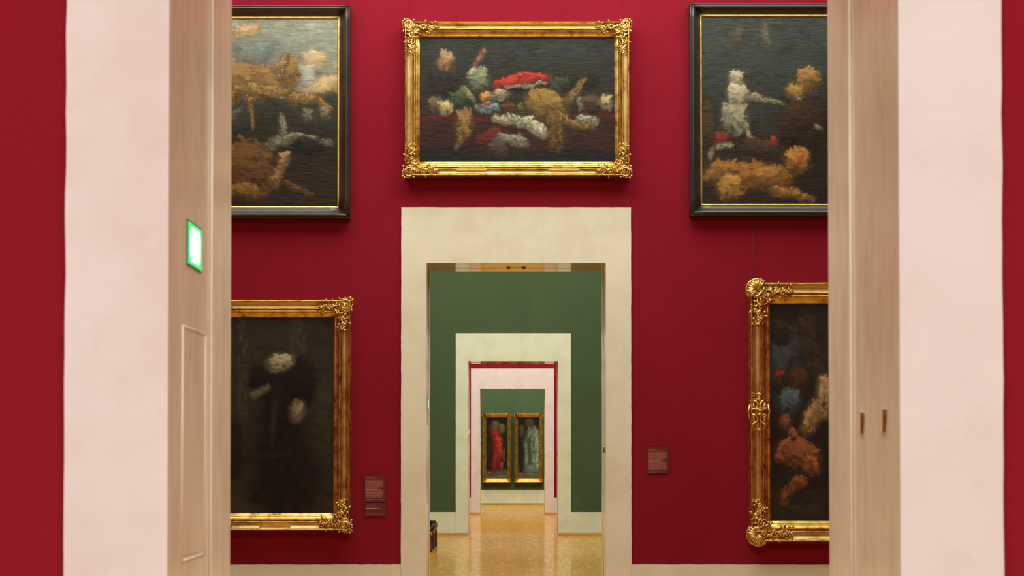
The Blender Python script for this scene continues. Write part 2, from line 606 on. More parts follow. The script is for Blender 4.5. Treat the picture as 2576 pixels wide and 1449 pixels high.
# ------------------------------------------------------------------ green exit signs on the left reveals
SIGN_LABEL = ['glowing green exit sign on the left oak reveal of the nearest doorway',
              'glowing green exit sign in the left reveal of the first cream doorway',
              'tiny glowing exit sign in the left reveal of the green wall doorway',
              'tiny glowing exit sign in the left reveal of the far pink doorway']
for i, (Y, D) in enumerate(DOORS):
    X = AX - HALF
    yc = Y + (0.42 if i == 0 else 0.40 * D)
    root = tag(empty('exit_sign', (X, yc, 2.238)), SIGN_LABEL[i], 'exit sign', 'exit signs in the reveals')
    w, h = 0.125, 0.064
    mb = MB()
    mb.box(0, 0.0035, -w, w, -h, h)
    mb.build('housing', M['signbody'], root)
    mb = MB()
    mb.box(0.0035, 0.0045, -w + 0.006, w - 0.006, -h + 0.005, h - 0.005)
    mb.build('lit_panel', M['sign_green'], root)
    mb = MB()                                            # over-bright pictogram field, corners cut
    a, b_ = w * 0.70, h * 0.76
    c_ = 0.02
    ring = [(-a + c_, -b_), (a - c_, -b_), (a, -b_ + c_), (a, b_ - c_), (a - c_, b_), (-a + c_, b_), (-a, b_ - c_), (-a, -b_ + c_)]
    mb.add([(0.0050, p, q) for p, q in ring] + [(0.0040, p, q) for p, q in ring],
           [tuple(range(8)), tuple(range(15, 7, -1))] + [(k, (k + 1) % 8, 8 + (k + 1) % 8, 8 + k) for k in range(8)])
    mb.build('pictogram', M['sign_white'], root)

# ------------------------------------------------------------------ paintings: canvases
def vnoise(nx_, ny_, fx, fy, seed):
    """smooth value noise sampled on an nx_ x ny_ grid, fx x fy cells"""
    r = np.random.RandomState(seed)
    gx, gy = int(fx) + 3, int(fy) + 3
    g = r.rand(gy, gx)
    X = np.linspace(0, fx, nx_)
    Y = np.linspace(0, fy, ny_)
    ix, iy = X.astype(int), Y.astype(int)
    tx, ty = X - ix, Y - iy
    tx, ty = tx * tx * (3 - 2 * tx), ty * ty * (3 - 2 * ty)
    a = g[np.ix_(iy, ix)]
    b = g[np.ix_(iy, ix + 1)]
    c = g[np.ix_(iy + 1, ix)]
    d = g[np.ix_(iy + 1, ix + 1)]
    tx = tx[None, :]
    ty = ty[:, None]
    return (a * (1 - tx) + b * tx) * (1 - ty) + (c * (1 - tx) + d * tx) * ty


def tolin(c):
    c = np.array(c, float) / 255
    return np.where(c <= 0.04045, c / 12.92, ((c + 0.055) / 1.055) ** 2.4)


def paint_canvas(name, x0, x1, y0, y1, Y, bg, dabs, seed, parent, origin, step=1.6, gain=0.80, grain=(1.0, 1.0), mat=None, warp=4.0):
    """canvas between photo pixels x0..x1, y0..y1 on plane Y: loose generic brushwork held in a colour attribute"""
    nx_, ny_ = int((x1 - x0) / step), int((y1 - y0) / step)
    PX = np.linspace(x0, x1, nx_)[None, :].repeat(ny_, 0)
    PY = np.linspace(y0, y1, ny_)[:, None].repeat(nx_, 1)
    W_, H_ = x1 - x0, y1 - y0
    wx = (vnoise(nx_, ny_, W_ / 16, H_ / 16, seed) - 0.5) * 2 + (vnoise(nx_, ny_, W_ / 5, H_ / 5, seed + 1) - 0.5)
    wy = (vnoise(nx_, ny_, W_ / 16, H_ / 16, seed + 2) - 0.5) * 2 + (vnoise(nx_, ny_, W_ / 5, H_ / 5, seed + 3) - 0.5)
    QX, QY = PX + wx * warp, PY + wy * warp
    img = np.zeros((ny_, nx_, 3))
    # background: vertical stops, broken up by noise
    ts = (QY - y0) / H_ + (vnoise(nx_, ny_, W_ / 60, H_ / 40, seed + 4) - 0.5) * 0.10
    pos = [p for p, c in bg]
    cols_ = np.array([tolin(c) for p, c in bg])
    for k in range(3):
        img[:, :, k] = np.interp(ts, pos, cols_[:, k])
    shade = vnoise(nx_, ny_, W_ / 26, H_ / 22, seed + 5)
    r = random.Random(seed)

    def capsule(pts, c, soft, alpha=1.0, plain=False):
        """one brush mark along pts [(x, y, radius)]"""
        mr = max(p[2] for p in pts) * (1 + soft) + 2 * warp + 2
        i0 = max(0, int((min(p[0] for p in pts) - mr - x0) / W_ * nx_))
        i1 = min(nx_, int((max(p[0] for p in pts) + mr - x0) / W_ * nx_) + 1)
        j0 = max(0, int((min(p[1] for p in pts) - mr - y0) / H_ * ny_))
        j1 = min(ny_, int((max(p[1] for p in pts) + mr - y0) / H_ * ny_) + 1)
        if i1 <= i0 or j1 <= j0:
            return
        qx, qy = QX[j0:j1, i0:i1], QY[j0:j1, i0:i1]
        best = np.full(qx.shape, 1e9)
        for (ax, ay, ar), (bx, by, br) in zip(pts[:-1], pts[1:]):
            vx, vy = bx - ax, by - ay
            t = np.clip(((qx - ax) * vx + (qy - ay) * vy) / (vx * vx + vy * vy + 1e-9), 0, 1)
            best = np.minimum(best, np.hypot(qx - ax - t * vx, qy - ay - t * vy) / (ar + (br - ar) * t))
        m = 1 - np.clip((best - (1 - soft)) / (2 * soft), 0, 1)
        m = m * m * (3 - 2 * m) * alpha
        tone = 1.0 if plain else (0.85 + 0.3 * shade[j0:j1, i0:i1])[:, :, None]
        img[j0:j1, i0:i1] = img[j0:j1, i0:i1] * (1 - m[:, :, None]) + c[None, None, :] * tone * m[:, :, None]

    def strokes(px, py, ang, length, rad, c, soft=0.5, alpha=0.8):
        dx, dy = math.cos(ang) * length / 2, math.sin(ang) * length / 2
        k = r.uniform(-0.25, 0.25) * length
        capsule([(px - dx, py - dy, rad * 0.6), (px - dy / max(length, 1e-6) * k, py + dx / max(length, 1e-6) * k, rad), (px + dx, py + dy, rad * 0.5)], c, soft, alpha, True)

    u = W_ / 490.0 if W_ > 100 else 0.16
    u = max(u, 0.16) if W_ <= 100 else 1.0
    for q in range(int(W_ * H_ / (900 * u * u))):                       # broken ground
        px, py = r.uniform(x0, x1), r.uniform(y0, y1)
        jx, jy = min(nx_ - 1, int((px - x0) / W_ * nx_)), min(ny_ - 1, int((py - y0) / H_ * ny_))
        c = img[jy, jx] * r.choice((0.55, 0.7, 0.8, 1.2, 1.4))
        strokes(px, py, r.gauss(0.0, 0.5), r.uniform(14, 50) * u, r.uniform(2, 8) * u, c, 0.8, 0.6)
    for d in dabs:
        c = tolin(d[-2])
        soft = d[-1]
        if d[0] == 'e':
            _, cx, cy, rx, ry, ang = d[:6]
            an = math.radians(ang)
            if ry > rx:
                rx, ry, an = ry, rx, an + math.pi / 2
            h = max(rx - ry, 0.01)
            e0, e1 = (cx - math.cos(an) * h, cy - math.sin(an) * h), (cx + math.cos(an) * h, cy + math.sin(an) * h)
            pts = [(e0[0], e0[1], ry * 0.85), (cx, cy, ry), (e1[0], e1[1], ry * 0.8)]
        else:
            pts = d[1]
        capsule(pts, c * 0.48, max(soft, 0.55), 0.85)
        # modelling: darker marks below, lighter marks above, following the form
        tot = sum(math.hypot(b[0] - a[0], b[1] - a[1]) for a, b in zip(pts[:-1], pts[1:]))
        mr = max(p[2] for p in pts)
        n_ = int(10 + 0.055 * (tot + 2 * mr) * mr / (u * u))
        for q in range(min(n_, 170)):
            k = r.randrange(len(pts) - 1)
            t = r.random()
            a, b = pts[k], pts[k + 1]
            rr_ = a[2] + (b[2] - a[2]) * t
            v = r.uniform(-1.0, 1.0)
            w_ = r.uniform(-0.6, 0.6)
            px, py = a[0] + (b[0] - a[0]) * t + w_ * rr_, a[1] + (b[1] - a[1]) * t + v * rr_ * 0.9
            an = math.atan2(b[1] - a[1], b[0] - a[0]) + r.gauss(0, 0.6)
            lv = 0.88 - 0.62 * v + r.gauss(0, 0.24)
            if soft >= 0.8:
                lv = 1.0 + (lv - 1.0) * 0.4
            cc_ = np.clip(c * max(lv, 0.18) * (1 + np.array([0.10, 0.0, -0.16]) * r.uniform(-1, 1)), 0.001, 0.9)
            strokes(px, py, an, rr_ * r.uniform(0.4, 1.2), min(rr_ * r.uniform(0.07, 0.22), 6.5 * u), cc_, 0.6, 0.72 * (1.0 if soft < 0.7 else 0.5))
    # brush hair: short streaks across and fine mottling
    st = vnoise(nx_, ny_, W_ / 22 * grain[0], H_ / 3.2 * grain[1], seed + 6)
    mo = vnoise(nx_, ny_, W_ / 4.2, H_ / 4.2, seed + 7)
    img *= (0.74 + 0.34 * st + 0.18 * mo)[:, :, None]
    img = np.clip(img * gain * np.array([0.90, 1.0, 1.0])[None, None, :], 0.0015, 0.95)
    A, B = at(x0, y0, Y), at(x1, y1, Y)
    vx = np.linspace(A.x, B.x, nx_) - origin[0]
    vz = np.linspace(A.z, B.z, ny_) - origin[2]
    verts = np.zeros((ny_, nx_, 3))
    verts[:, :, 0] = vx[None, :]
    verts[:, :, 2] = vz[:, None]
    verts[:, :, 1] = Y - origin[1]
    idx = np.arange(nx_ * ny_).reshape(ny_, nx_)
    quads = np.stack([idx[:-1, :-1], idx[1:, :-1], idx[1:, 1:], idx[:-1, 1:]], -1).reshape(-1, 4)
    # stretcher behind the cloth so that the canvas has its thickness
    nb = nx_ * ny_
    border = list(idx[0, :]) + list(idx[1:, -1]) + list(idx[-1, -2::-1]) + list(idx[-2:0:-1, 0])
    vb = verts.reshape(-1, 3)[border].copy()
    vb[:, 1] += 0.018
    allv = np.concatenate([verts.reshape(-1, 3), vb])
    n = len(border)
    side = [(border[k], border[(k + 1) % n], nb + (k + 1) % n, nb + k) for k in range(n)]
    me = bpy.data.meshes.new(name)
    me.from_pydata(allv.tolist(), [], quads.tolist() + side + [tuple(range(nb + n - 1, nb - 1, -1))])
    at_ = me.color_attributes.new('paint', 'FLOAT_COLOR', 'POINT')
    cc = np.ones((len(allv), 4))
    cc[:nb, :3] = img.reshape(-1, 3)
    cc[nb:, :3] = 0.02
    at_.data.foreach_set('color', cc.astype(np.float32).ravel())
    me.materials.append(mat or M['canvas'])
    o = bpy.data.objects.new(name, me)
    col.objects.link(o)
    o.parent = parent
    return o


def canvas_mat(name, bump_scale, bump, rough, spec):
    n = NT(name)
    a = n.n('ShaderNodeVertexColor')
    a.layer_name = 'paint'
    n.l(a, 'Color', n.p, 'Base Color')
    nz = n.noise(bump_scale, 1.0, 5.0, 0.6)
    n.bump(nz, 'Fac', bump, 0.01)
    n.set(Roughness=rough, Specular_IOR_Level=spec)
    return n.mat


M['canvas'] = canvas_mat('oil_canvas', (9, 9, 42), 0.36, 0.30, 0.28)        # rippled old canvas under varnish
M['panel'] = canvas_mat('oil_panel', (20, 20, 30), 0.12, 0.42, 0.3)


# ------------------------------------------------------------------ paintings: frames
def smooth_profile(pts, per=3):
    pts = [(u, v * 1.0) for u, v in pts]
    out = []
    P = [pts[0]] + list(pts) + [pts[-1]]
    for i in range(1, len(P) - 2):
        for k in range(per):
            t = k / per
            p0, p1, p2, p3 = P[i - 1], P[i], P[i + 1], P[i + 2]
            out.append(tuple(0.5 * ((2 * p1[j]) + (-p0[j] + p2[j]) * t + (2 * p0[j] - 5 * p1[j] + 4 * p2[j] - p3[j]) * t * t
                                    + (-p0[j] + 3 * p1[j] - 3 * p2[j] + p3[j]) * t ** 3) for j in (0, 1)))
    out.append(pts[-1])
    return out


def rails(root, w, h, width, profile, mats, name='frame_rail', matsplit=None, off_wall=0.05):
    """four mitred mouldings around an opening w x h centred on root; profile (u from sight edge 0..1, height above wall); y towards viewer is -"""
    prof = [(0.0, 0.0)] + [(u, hh + off_wall) for u, hh in profile] + [(1.0, 0.0)]
    for (L, ang) in ((w, 0), (h, math.pi / 2), (w, math.pi), (h, -math.pi / 2)):
        off = (h if L is w and ang in (0, math.pi) else w) / 2
        if ang in (math.pi / 2, -math.pi / 2):
            L, off = h, w / 2
        else:
            L, off = w, h / 2
        mb = MB()
        nseg = max(6, int(L / 0.12))
        n = len(prof)
        vs_ = []
        for s in range(nseg + 1):
            t = s / nseg
            for (u, hh) in prof:
                half = L / 2 + u * width
                vs_.append((-half + 2 * half * t, -hh, off + u * width))
        ca, sa = math.cos(ang), math.sin(ang)
        vs_ = [(x * ca - z * sa, y, x * sa + z * ca) for x, y, z in vs_]
        for s in range(nseg):
            for k in range(n - 1):
                u = (prof[k][0] + prof[k + 1][0]) / 2
                mi = 0
                if matsplit:
                    for lim, m_ in matsplit:
                        if u <= lim:
                            mi = m_
                            break
                sm = 0 < k < n - 2
                mb.add([vs_[s * n + k], vs_[s * n + k + 1], vs_[(s + 1) * n + k + 1], vs_[(s + 1) * n + k]], [(0, 1, 2, 3)], mi, sm)
        mb.add(vs_[:n], [tuple(range(n))])
        mb.add(vs_[-n:], [tuple(range(n - 1, -1, -1))])
        me = mb.mesh(name, mats)
        bm = bmesh.new()
        bm.from_mesh(me)
        bmesh.ops.remove_doubles(bm, verts=bm.verts, dist=1e-5)
        bmesh.ops.recalc_face_normals(bm, faces=bm.faces)
        bm.to_mesh(me)
        bm.free()
        link(name, me, root)


GOLD_PROFILE = smooth_profile([(0.0, 0.034), (0.05, 0.038), (0.09, 0.046), (0.12, 0.044), (0.15, 0.052), (0.25, 0.060), (0.32, 0.078),
                               (0.37, 0.080), (0.40, 0.066), (0.45, 0.066), (0.475, 0.082), (0.52, 0.082), (0.56, 0.072), (0.68, 0.068),
                               (0.80, 0.078), (0.87, 0.098), (0.90, 0.106), (0.94, 0.104), (0.97, 0.088), (1.0, 0.072)])
DARK_PROFILE = smooth_profile([(0.0, 0.030), (0.06, 0.034), (0.22, 0.040), (0.36, 0.056), (0.48, 0.082), (0.58, 0.096), (0.70, 0.100),
                               (0.80, 0.090), (0.84, 0.078), (0.88, 0.082), (0.95, 0.078), (1.0, 0.060)])
PANEL_PROFILE = smooth_profile([(0.0, 0.05), (0.10, 0.055), (0.16, 0.075), (0.26, 0.078), (0.30, 0.095), (0.40, 0.10), (0.46, 0.115),
                                (0.58, 0.12), (0.64, 0.135), (0.76, 0.142), (0.82, 0.158), (0.94, 0.162), (1.0, 0.13)])


def spiral(c, r0, r1, a0, turns, n=16, y=0.0, bulge=0.0):
    out = []
    for i in range(n + 1):
        t = i / n
        r = r0 + (r1 - r0) * t
        a = a0 + turns * 2 * math.pi * t
        out.append((c[0] + r * math.cos(a), y - bulge * math.sin(math.pi * t), c[2] + r * math.sin(a)))
    return out


def taper(n, r, a=0.35, b=0.3):
    return [r * (a + (1 - a) * min(1, 3 * t / n) if t < n / 2 else r * 0 + r * (b + (1 - b) * min(1, 2.0 * (n - t) / n))) for t in range(n + 1)]


def corner_mesh(name, arm, wid, seed, shell):
    """carved rococo corner: origin on the outer corner, arms run +x and -z (top-left corner); relief towards -y"""
    r = random.Random(seed)
    mb = MB()
    y0 = -0.135
    T = 0.011 * wid / 0.16

    def both(fn):
        fn(lambda p: p)
        fn(lambda p: (-p[2], p[1], -p[0]))               # mirrored over the diagonal onto the other arm

    def arm_parts(mp):
        # rolling C-scrolls along the arm, alternating sides
        x = 0.10 * arm
        k = 0
        while x < arm * 0.90:
            f = x / arm
            rad = (0.34 - 0.20 * f) * wid
            zc = -wid * (0.50 + (0.16 if k % 2 else -0.18) * (1 - 0.3 * f))
            sg = 1 if k % 2 else -1
            pts = spiral((x + rad, 0, zc), rad, rad * 0.25, math.pi * (0.9 if sg > 0 else 1.1), sg * (-0.95), 18, y0 - 0.01 * (1 - f), 0.014)
            mb.tube([mp(p) for p in pts], taper(18, T * (1.15 - 0.55 * f), 0.4, 0.5), 6)
            mb.blob(mp((x + rad, y0 + 0.018, zc)), rad * 0.82, rad * 0.62, 0.028 * (1 - 0.4 * f), 0.3 * sg, 9, 4)
            # leaf tongues thrown off the scroll
            for q in range(5):
                a = (0.2 + 0.33 * q) * math.pi * (1 if sg > 0 else -1) + r.uniform(-0.2, 0.2)
                L = rad * r.uniform(0.75, 1.15)
                bx, bz = x + rad + math.cos(a) * rad * 0.8, zc + math.sin(a) * rad * 0.8
                ex, ez = bx + math.cos(a + 0.5 * sg) * L, bz + math.sin(a + 0.5 * sg) * L
                ez = max(-wid * 1.0, min(0.012, ez))
                mid = ((bx + ex) / 2 + math.cos(a - 0.8) * L * 0.18, y0 - 0.016, (bz + ez) / 2)
                mb.tube([mp(p) for p in ((bx, y0, bz), mid, (ex, y0 + 0.006, ez))], [T * 0.9, T * 0.95, T * 0.25], 5)
            x += rad * 1.55
            k += 1
        # flower sprig at the tip
        for q in range(9):
            a = r.uniform(-1.2, 1.2)
            d = r.uniform(0.1, 1.0) * wid * 0.42
            p = (arm * 0.86 + math.cos(a) * d, y0 + 0.014, -wid * 0.60 + math.sin(a) * d * 0.9)
            b_ = r.uniform(0.035, 0.06) * wid
            mb.blob(mp(p), b_, b_ * 0.75, 0.022, a, 6, 4)
            mb.tube([mp((arm * 0.78, y0 + 0.004, -wid * 0.58)), mp(p)], [T * 0.4, T * 0.25], 4)
        # S-stem joining the parts
        st = []
        for q in range(15):
            t = q / 14
            st.append(mp((arm * (0.05 + 0.8 * t), y0 + 0.002 - 0.01 * math.sin(t * 9), -wid * (0.55 + 0.26 * math.sin(t * 7.5)))))
        mb.tube(st, [T * (0.9 - 0.5 * q / 14) for q in range(15)], 6)
    both(arm_parts)

    # corner piece: fluted shell or leafy cartouche on the diagonal
    cx, cz = wid * 0.30, -wid * 0.30
    if shell:
        for q in range(11):
            a = math.pi * (0.25 + 0.5 + (q - 5) * 0.095)
            L = wid * (0.50 + 0.03 * math.cos(q * math.pi))
            e = (cx + 0.13 * wid + math.cos(a) * L, y0 - 0.012, cz - 0.13 * wid + math.sin(a) * L)
            mb.tube([(cx + 0.13 * wid, y0 - 0.02, cz - 0.13 * wid), ((cx + 0.13 * wid + e[0]) / 2, y0 - 0.034, (cz - 0.13 * wid + e[2]) / 2), e], [T * 0.5, T * 0.9, T * 1.1], 6)
        mb.tube([(cx + 0.13 * wid + math.cos(a) * wid * 0.53, y0 - 0.008, cz - 0.13 * wid + math.sin(a) * wid * 0.53)
                 for a in [math.pi * (0.75 + (q - 8) * 0.062) for q in range(17)]], T * 0.8, 6)
        mb.blob((cx, y0 + 0.03, cz), wid * 0.36, wid * 0.36, 0.04, 0, 12, 5)
    else:
        mb.blob((cx + 0.03, y0 + 0.02, cz - 0.03), wid * 0.34, wid * 0.26, 0.05, -math.pi / 4, 12, 5)
        mb.tube(spiral((cx + 0.06 * wid, 0, cz - 0.06 * wid), wid * 0.30, wid * 0.22, 0.2, 0.8, 26, y0 - 0.016), T * 0.9, 6)
        mb.tube(spiral((cx + 0.02, 0, cz - 0.02), wid * 0.20, wid * 0.16, 2.0, 0.9, 18, y0 - 0.032), T * 0.7, 6)
        for q in range(8):
            a = math.pi * (0.75 + (q - 3.5) * 0.13)
            b0 = (cx + math.cos(a) * wid * 0.30, y0 - 0.01, cz + math.sin(a) * wid * 0.30)
            L = wid * (0.50 if q in (3, 4) else 0.36)
            e = (cx + math.cos(a) * L, y0 + 0.004, cz + math.sin(a) * L)
            mb.tube([b0, ((b0[0] + e[0]) / 2, y0 - 0.02, (b0[2] + e[2]) / 2), e], [T * 0.9, T * 1.0, T * 0.4], 5)
    # pair of scrolls flanking the inner mitre
    for sg in (-1, 1):
        c = (wid * (0.82 + 0.1 * sg), 0, -wid * (0.82 - 0.1 * sg))
        mb.tube(spiral(c, wid * 0.22, wid * 0.05, 0.5 + sg, sg * 1.15, 18, y0 - 0.004, 0.012), taper(18, T * 0.9), 6)
        mb.blob((c[0], y0 + 0.012, c[2]), wid * 0.15, wid * 0.12, 0.026, 0, 8, 4)
    return mb.mesh(name, M['goldorn'])


def cartouche_mesh(name, wid, hgt):
    """side ornament with a pierced strapwork frame, centred, upright along z"""
    mb = MB()
    y0 = -0.135
    T = 0.010 * wid / 0.16
    for s in (-1, 1):
        for q in (-1, 1):
            mb.tube(spiral((s * wid * 0.27, 0, q * hgt * 0.17), wid * 0.23, wid * 0.18, math.pi * (0.5 if q > 0 else 1.5), s * q * 0.62, 16, y0, 0.012), T * 1.1, 6)
            mb.tube(spiral((s * wid * 0.16, 0, q * hgt * 0.36), wid * 0.20, wid * 0.06, math.pi * 0.5 * q, s * 0.9, 16, y0, 0.01), taper(16, T), 6)
            mb.blob((s * wid * 0.28, y0 + 0.02, q * hgt * 0.16), wid * 0.15, hgt * 0.12, 0.03)
            for k in range(4):
                mb.blob((s * wid * (0.10 + 0.11 * k), y0 + 0.014, q * hgt * (0.47 - 0.06 * k)), wid * 0.05, wid * 0.045, 0.026, 0.4 * s, 6, 4)
        mb.tube([(s * wid * 0.46, y0 - 0.004, -hgt * 0.2), (s * wid * 0.53, y0 - 0.012, 0), (s * wid * 0.46, y0 - 0.004, hgt * 0.2)], [T * 0.7, T * 1.1, T * 0.7], 6)
        mb.blob((s * wid * 0.54, y0 + 0.014, 0), wid * 0.06, wid * 0.05, 0.03, 0, 6, 4)
    mb.blob((0, y0 + 0.02, 0), wid * 0.20, hgt * 0.20, 0.04, 0, 12, 5)
    mb.tube(spiral((0, 0, 0), wid * 0.20, wid * 0.08, 0.2, 1.3, 24, y0 - 0.026, 0.006), T * 0.9, 6)
    mb.blob((0, y0 + 0.014, hgt * 0.46), wid * 0.08, wid * 0.10, 0.03, 0, 7, 4)
    mb.blob((0, y0 + 0.014, -hgt * 0.46), wid * 0.08, wid * 0.10, 0.03, 0, 7, 4)
    return mb.mesh(name, M['goldorn'])


WY = DOORS[1][0] + PROUD                      # cloth face of the second wall


def painting(label, wall_y, canvas_px, frame_px, cat='painting', group=None, style='gold', seed=1, shell=False, arm_px=(88, 92), wires=(), plate=None, wire_top=None):
    """canvas_px, frame_px: x0, y0, x1, y1 in photo pixels on the wall"""
    a, b = at(frame_px[0], frame_px[1], wall_y), at(frame_px[2], frame_px[3], wall_y)
    c, d = at(canvas_px[0], canvas_px[1], wall_y), at(canvas_px[2], canvas_px[3], wall_y)
    cx, cz = (c.x + d.x) / 2, (c.z + d.z) / 2
    w, h = d.x - c.x, c.z - d.z
    width = ((b.x - a.x) - w + (a.z - b.z) - h) / 4
    root = tag(empty('framed_painting', (cx, wall_y - 0.003, cz)), label, cat, group)
    root['w'] = 0
    del root['w']
    if style == 'gold':
        rails(root, w, h, width, GOLD_PROFILE, [M['gold'], M['goldworn'], M['goldlow']], 'frame_rail', [(0.38, 0), (0.46, 2), (0.53, 0), (0.86, 1), (0.95, 0), (1.1, 2)])
        arm = 0.235 * 1.6
        me = corner_mesh('corner_ornament', arm_px[0] / 234.2, width, seed, shell)
        W2, H2 = w / 2 + width + 0.012, h / 2 + width + 0.012
        for sx, sz in ((1, 1), (-1, 1), (1, -1), (-1, -1)):
            link('corner_ornament', me, root, (-sx * W2, 0, sz * H2), (sx, 1, sz))
        if plate:
            for p in plate:
                mb = MB()
                L, hh = p[2] / 234.2 / 2, width * 0.105
                ring = [(-L, 0), (-L + 0.03, -hh), (L - 0.03, -hh), (L, 0), (L - 0.03, hh), (-L + 0.03, hh)]
                mb.add([(x, -0.133, z) for x, z in ring] + [(x, -0.10, z) for x, z in ring],
                       [tuple(range(6)), tuple(range(11, 5, -1))] + [(k, (k + 1) % 6, 6 + (k + 1) % 6, 6 + k) for k in range(6)])
                P = at(p[0], p[1], wall_y)
                mb.build('cartouche_plate', M['goldline'], root, (P.x - cx, 0, P.z - cz))
    elif style == 'panel':
        rails(root, w, h, width, PANEL_PROFILE, [M['goldlow'], M['gold']], 'frame_rail', [(0.13, 1), (0.28, 0), (0.43, 1), (0.62, 0), (0.8, 1), (1.1, 0)])
    else:
        sl = 0.020
        rails(root, w, h, sl, [(0.0, 0.028), (0.5, 0.034), (1.0, 0.034)], [M['goldline']], 'gilt_slip')
        rails(root, w + 2 * sl, h + 2 * sl, width - sl, DARK_PROFILE, [M['ebony' if style == 'dark' else 'ebonygreen']])
    for px in wires:
        P = at(px, frame_px[1], wall_y)
        mb = MB()
        zt = CEIL - 0.5 if wire_top is None else at(px, wire_top, wall_y).z
        mb.tube([(P.x - cx, -0.012, h / 2 + width * 0.5), (P.x - cx, -0.006, zt - cz)], 0.0012, 4)
        mb.build('hanging_wire', M['wire'], root)
    return root, (cx, wall_y - 0.003, cz)


CY = 0.072
# --- still-life-coloured canvas over the doorway
root, o = painting('wide gilt-framed painting with scarlet, tan and cream brushwork hanging above the cream doorway', WY,
                   (1057, 98, 1545, 410), (1018, 60, 1583, 447), seed=3, wires=(1031, 1570), plate=[(1187, 430, 80), (1418, 430, 80)])
paint_canvas('canvas', 1052, 1550, 93, 415, WY - CY, [(0, (52, 56, 50)), (0.3, (44, 47, 40)), (0.55, (40, 38, 30)), (0.63, (58, 34, 26)), (0.86, (50, 30, 22)), (0.9, (26, 27, 24)), (1, (24, 26, 24))], [
    ('e', 1115, 205, 38, 55, 0, (44, 42, 34), 0.5),
    ('e', 1390, 205, 120, 26, 0, (46, 40, 28), 0.6),
    ('e', 1120, 152, 22, 24, 20, (158, 126, 92), 0.5),
    ('e', 1205, 195, 30, 26, 0, (128, 134, 104), 0.6), ('e', 1190, 182, 16, 12, 10, (166, 164, 128), 0.6),
    ('s', [(1196, 160, 6), (1215, 128, 9)], (150, 110, 84), 0.6),
    ('s', [(1150, 225, 10), (1235, 232, 8)], (74, 62, 36), 0.6),
    ('s', [(1248, 214, 11), (1300, 200, 15), (1372, 196, 11)], (188, 60, 38), 0.3),
    ('s', [(1268, 215, 3), (1320, 217, 4), (1372, 206, 3)], (166, 172, 152), 0.5),
    ('e', 1405, 210, 30, 18, 0, (60, 70, 50), 0.6),
    ('e', 1160, 248, 34, 20, -20, (64, 76, 50), 0.5), ('e', 1178, 236, 8, 26, -38, (148, 148, 104), 0.6),
    ('e', 1098, 270, 28, 26, 0, (96, 84, 60), 0.6), ('e', 1122, 272, 18, 20, 0, (184, 166, 112), 0.5),
    ('e', 1222, 245, 18, 13, 0, (196, 136, 70), 0.4), ('e', 1258, 238, 26, 13, -15, (166, 154, 120), 0.5),
    ('e', 1226, 270, 34, 12, 0, (132, 152, 150), 0.35), ('e', 1218, 266, 18, 5, 0, (168, 66, 46), 0.4),
    ('e', 1280, 272, 22, 17, 0, (84, 52, 34), 0.5), ('e', 1310, 272, 12, 14, 0, (92, 96, 56), 0.6),
    ('e', 1375, 262, 62, 36, 18, (142, 112, 58), 0.4), ('e', 1395, 325, 24, 60, -6, (106, 78, 40), 0.5),
    ('s', [(1432, 250, 12), (1470, 200, 7)], (150, 122, 68), 0.5), ('s', [(1412, 290, 14), (1440, 312, 9), (1490, 320, 7)], (140, 110, 58), 0.5),
    ('e', 1485, 262, 38, 26, 0, (78, 62, 48), 0.5), ('e', 1458, 262, 7, 22, 0, (140, 130, 112), 0.6),
    ('e', 1524, 258, 17, 24, 0, (178, 156, 116), 0.5),
    ('s', [(1060, 296, 4), (1225, 297, 4)], (128, 34, 30), 0.5), ('s', [(1505, 294, 4), (1548, 294, 4)], (128, 34, 30), 0.5),
    ('s', [(1246, 298, 9), (1330, 306, 15), (1366, 336, 14)], (182, 174, 142), 0.35), ('e', 1478, 302, 30, 10, 10, (168, 160, 128), 0.4),
    ('e', 1168, 312, 22, 42, 4, (140, 106, 60), 0.4), ('s', [(1160, 345, 8), (1150, 372, 6)], (130, 100, 58), 0.5),
    ('e', 1235, 345, 42, 20, -20, (96, 36, 26), 0.6),
    ('e', 1288, 352, 44, 15, 12, (136, 130, 112), 0.45), ('e', 1255, 372, 30, 22, 0, (74, 66, 54), 0.6)], 11, root, o)

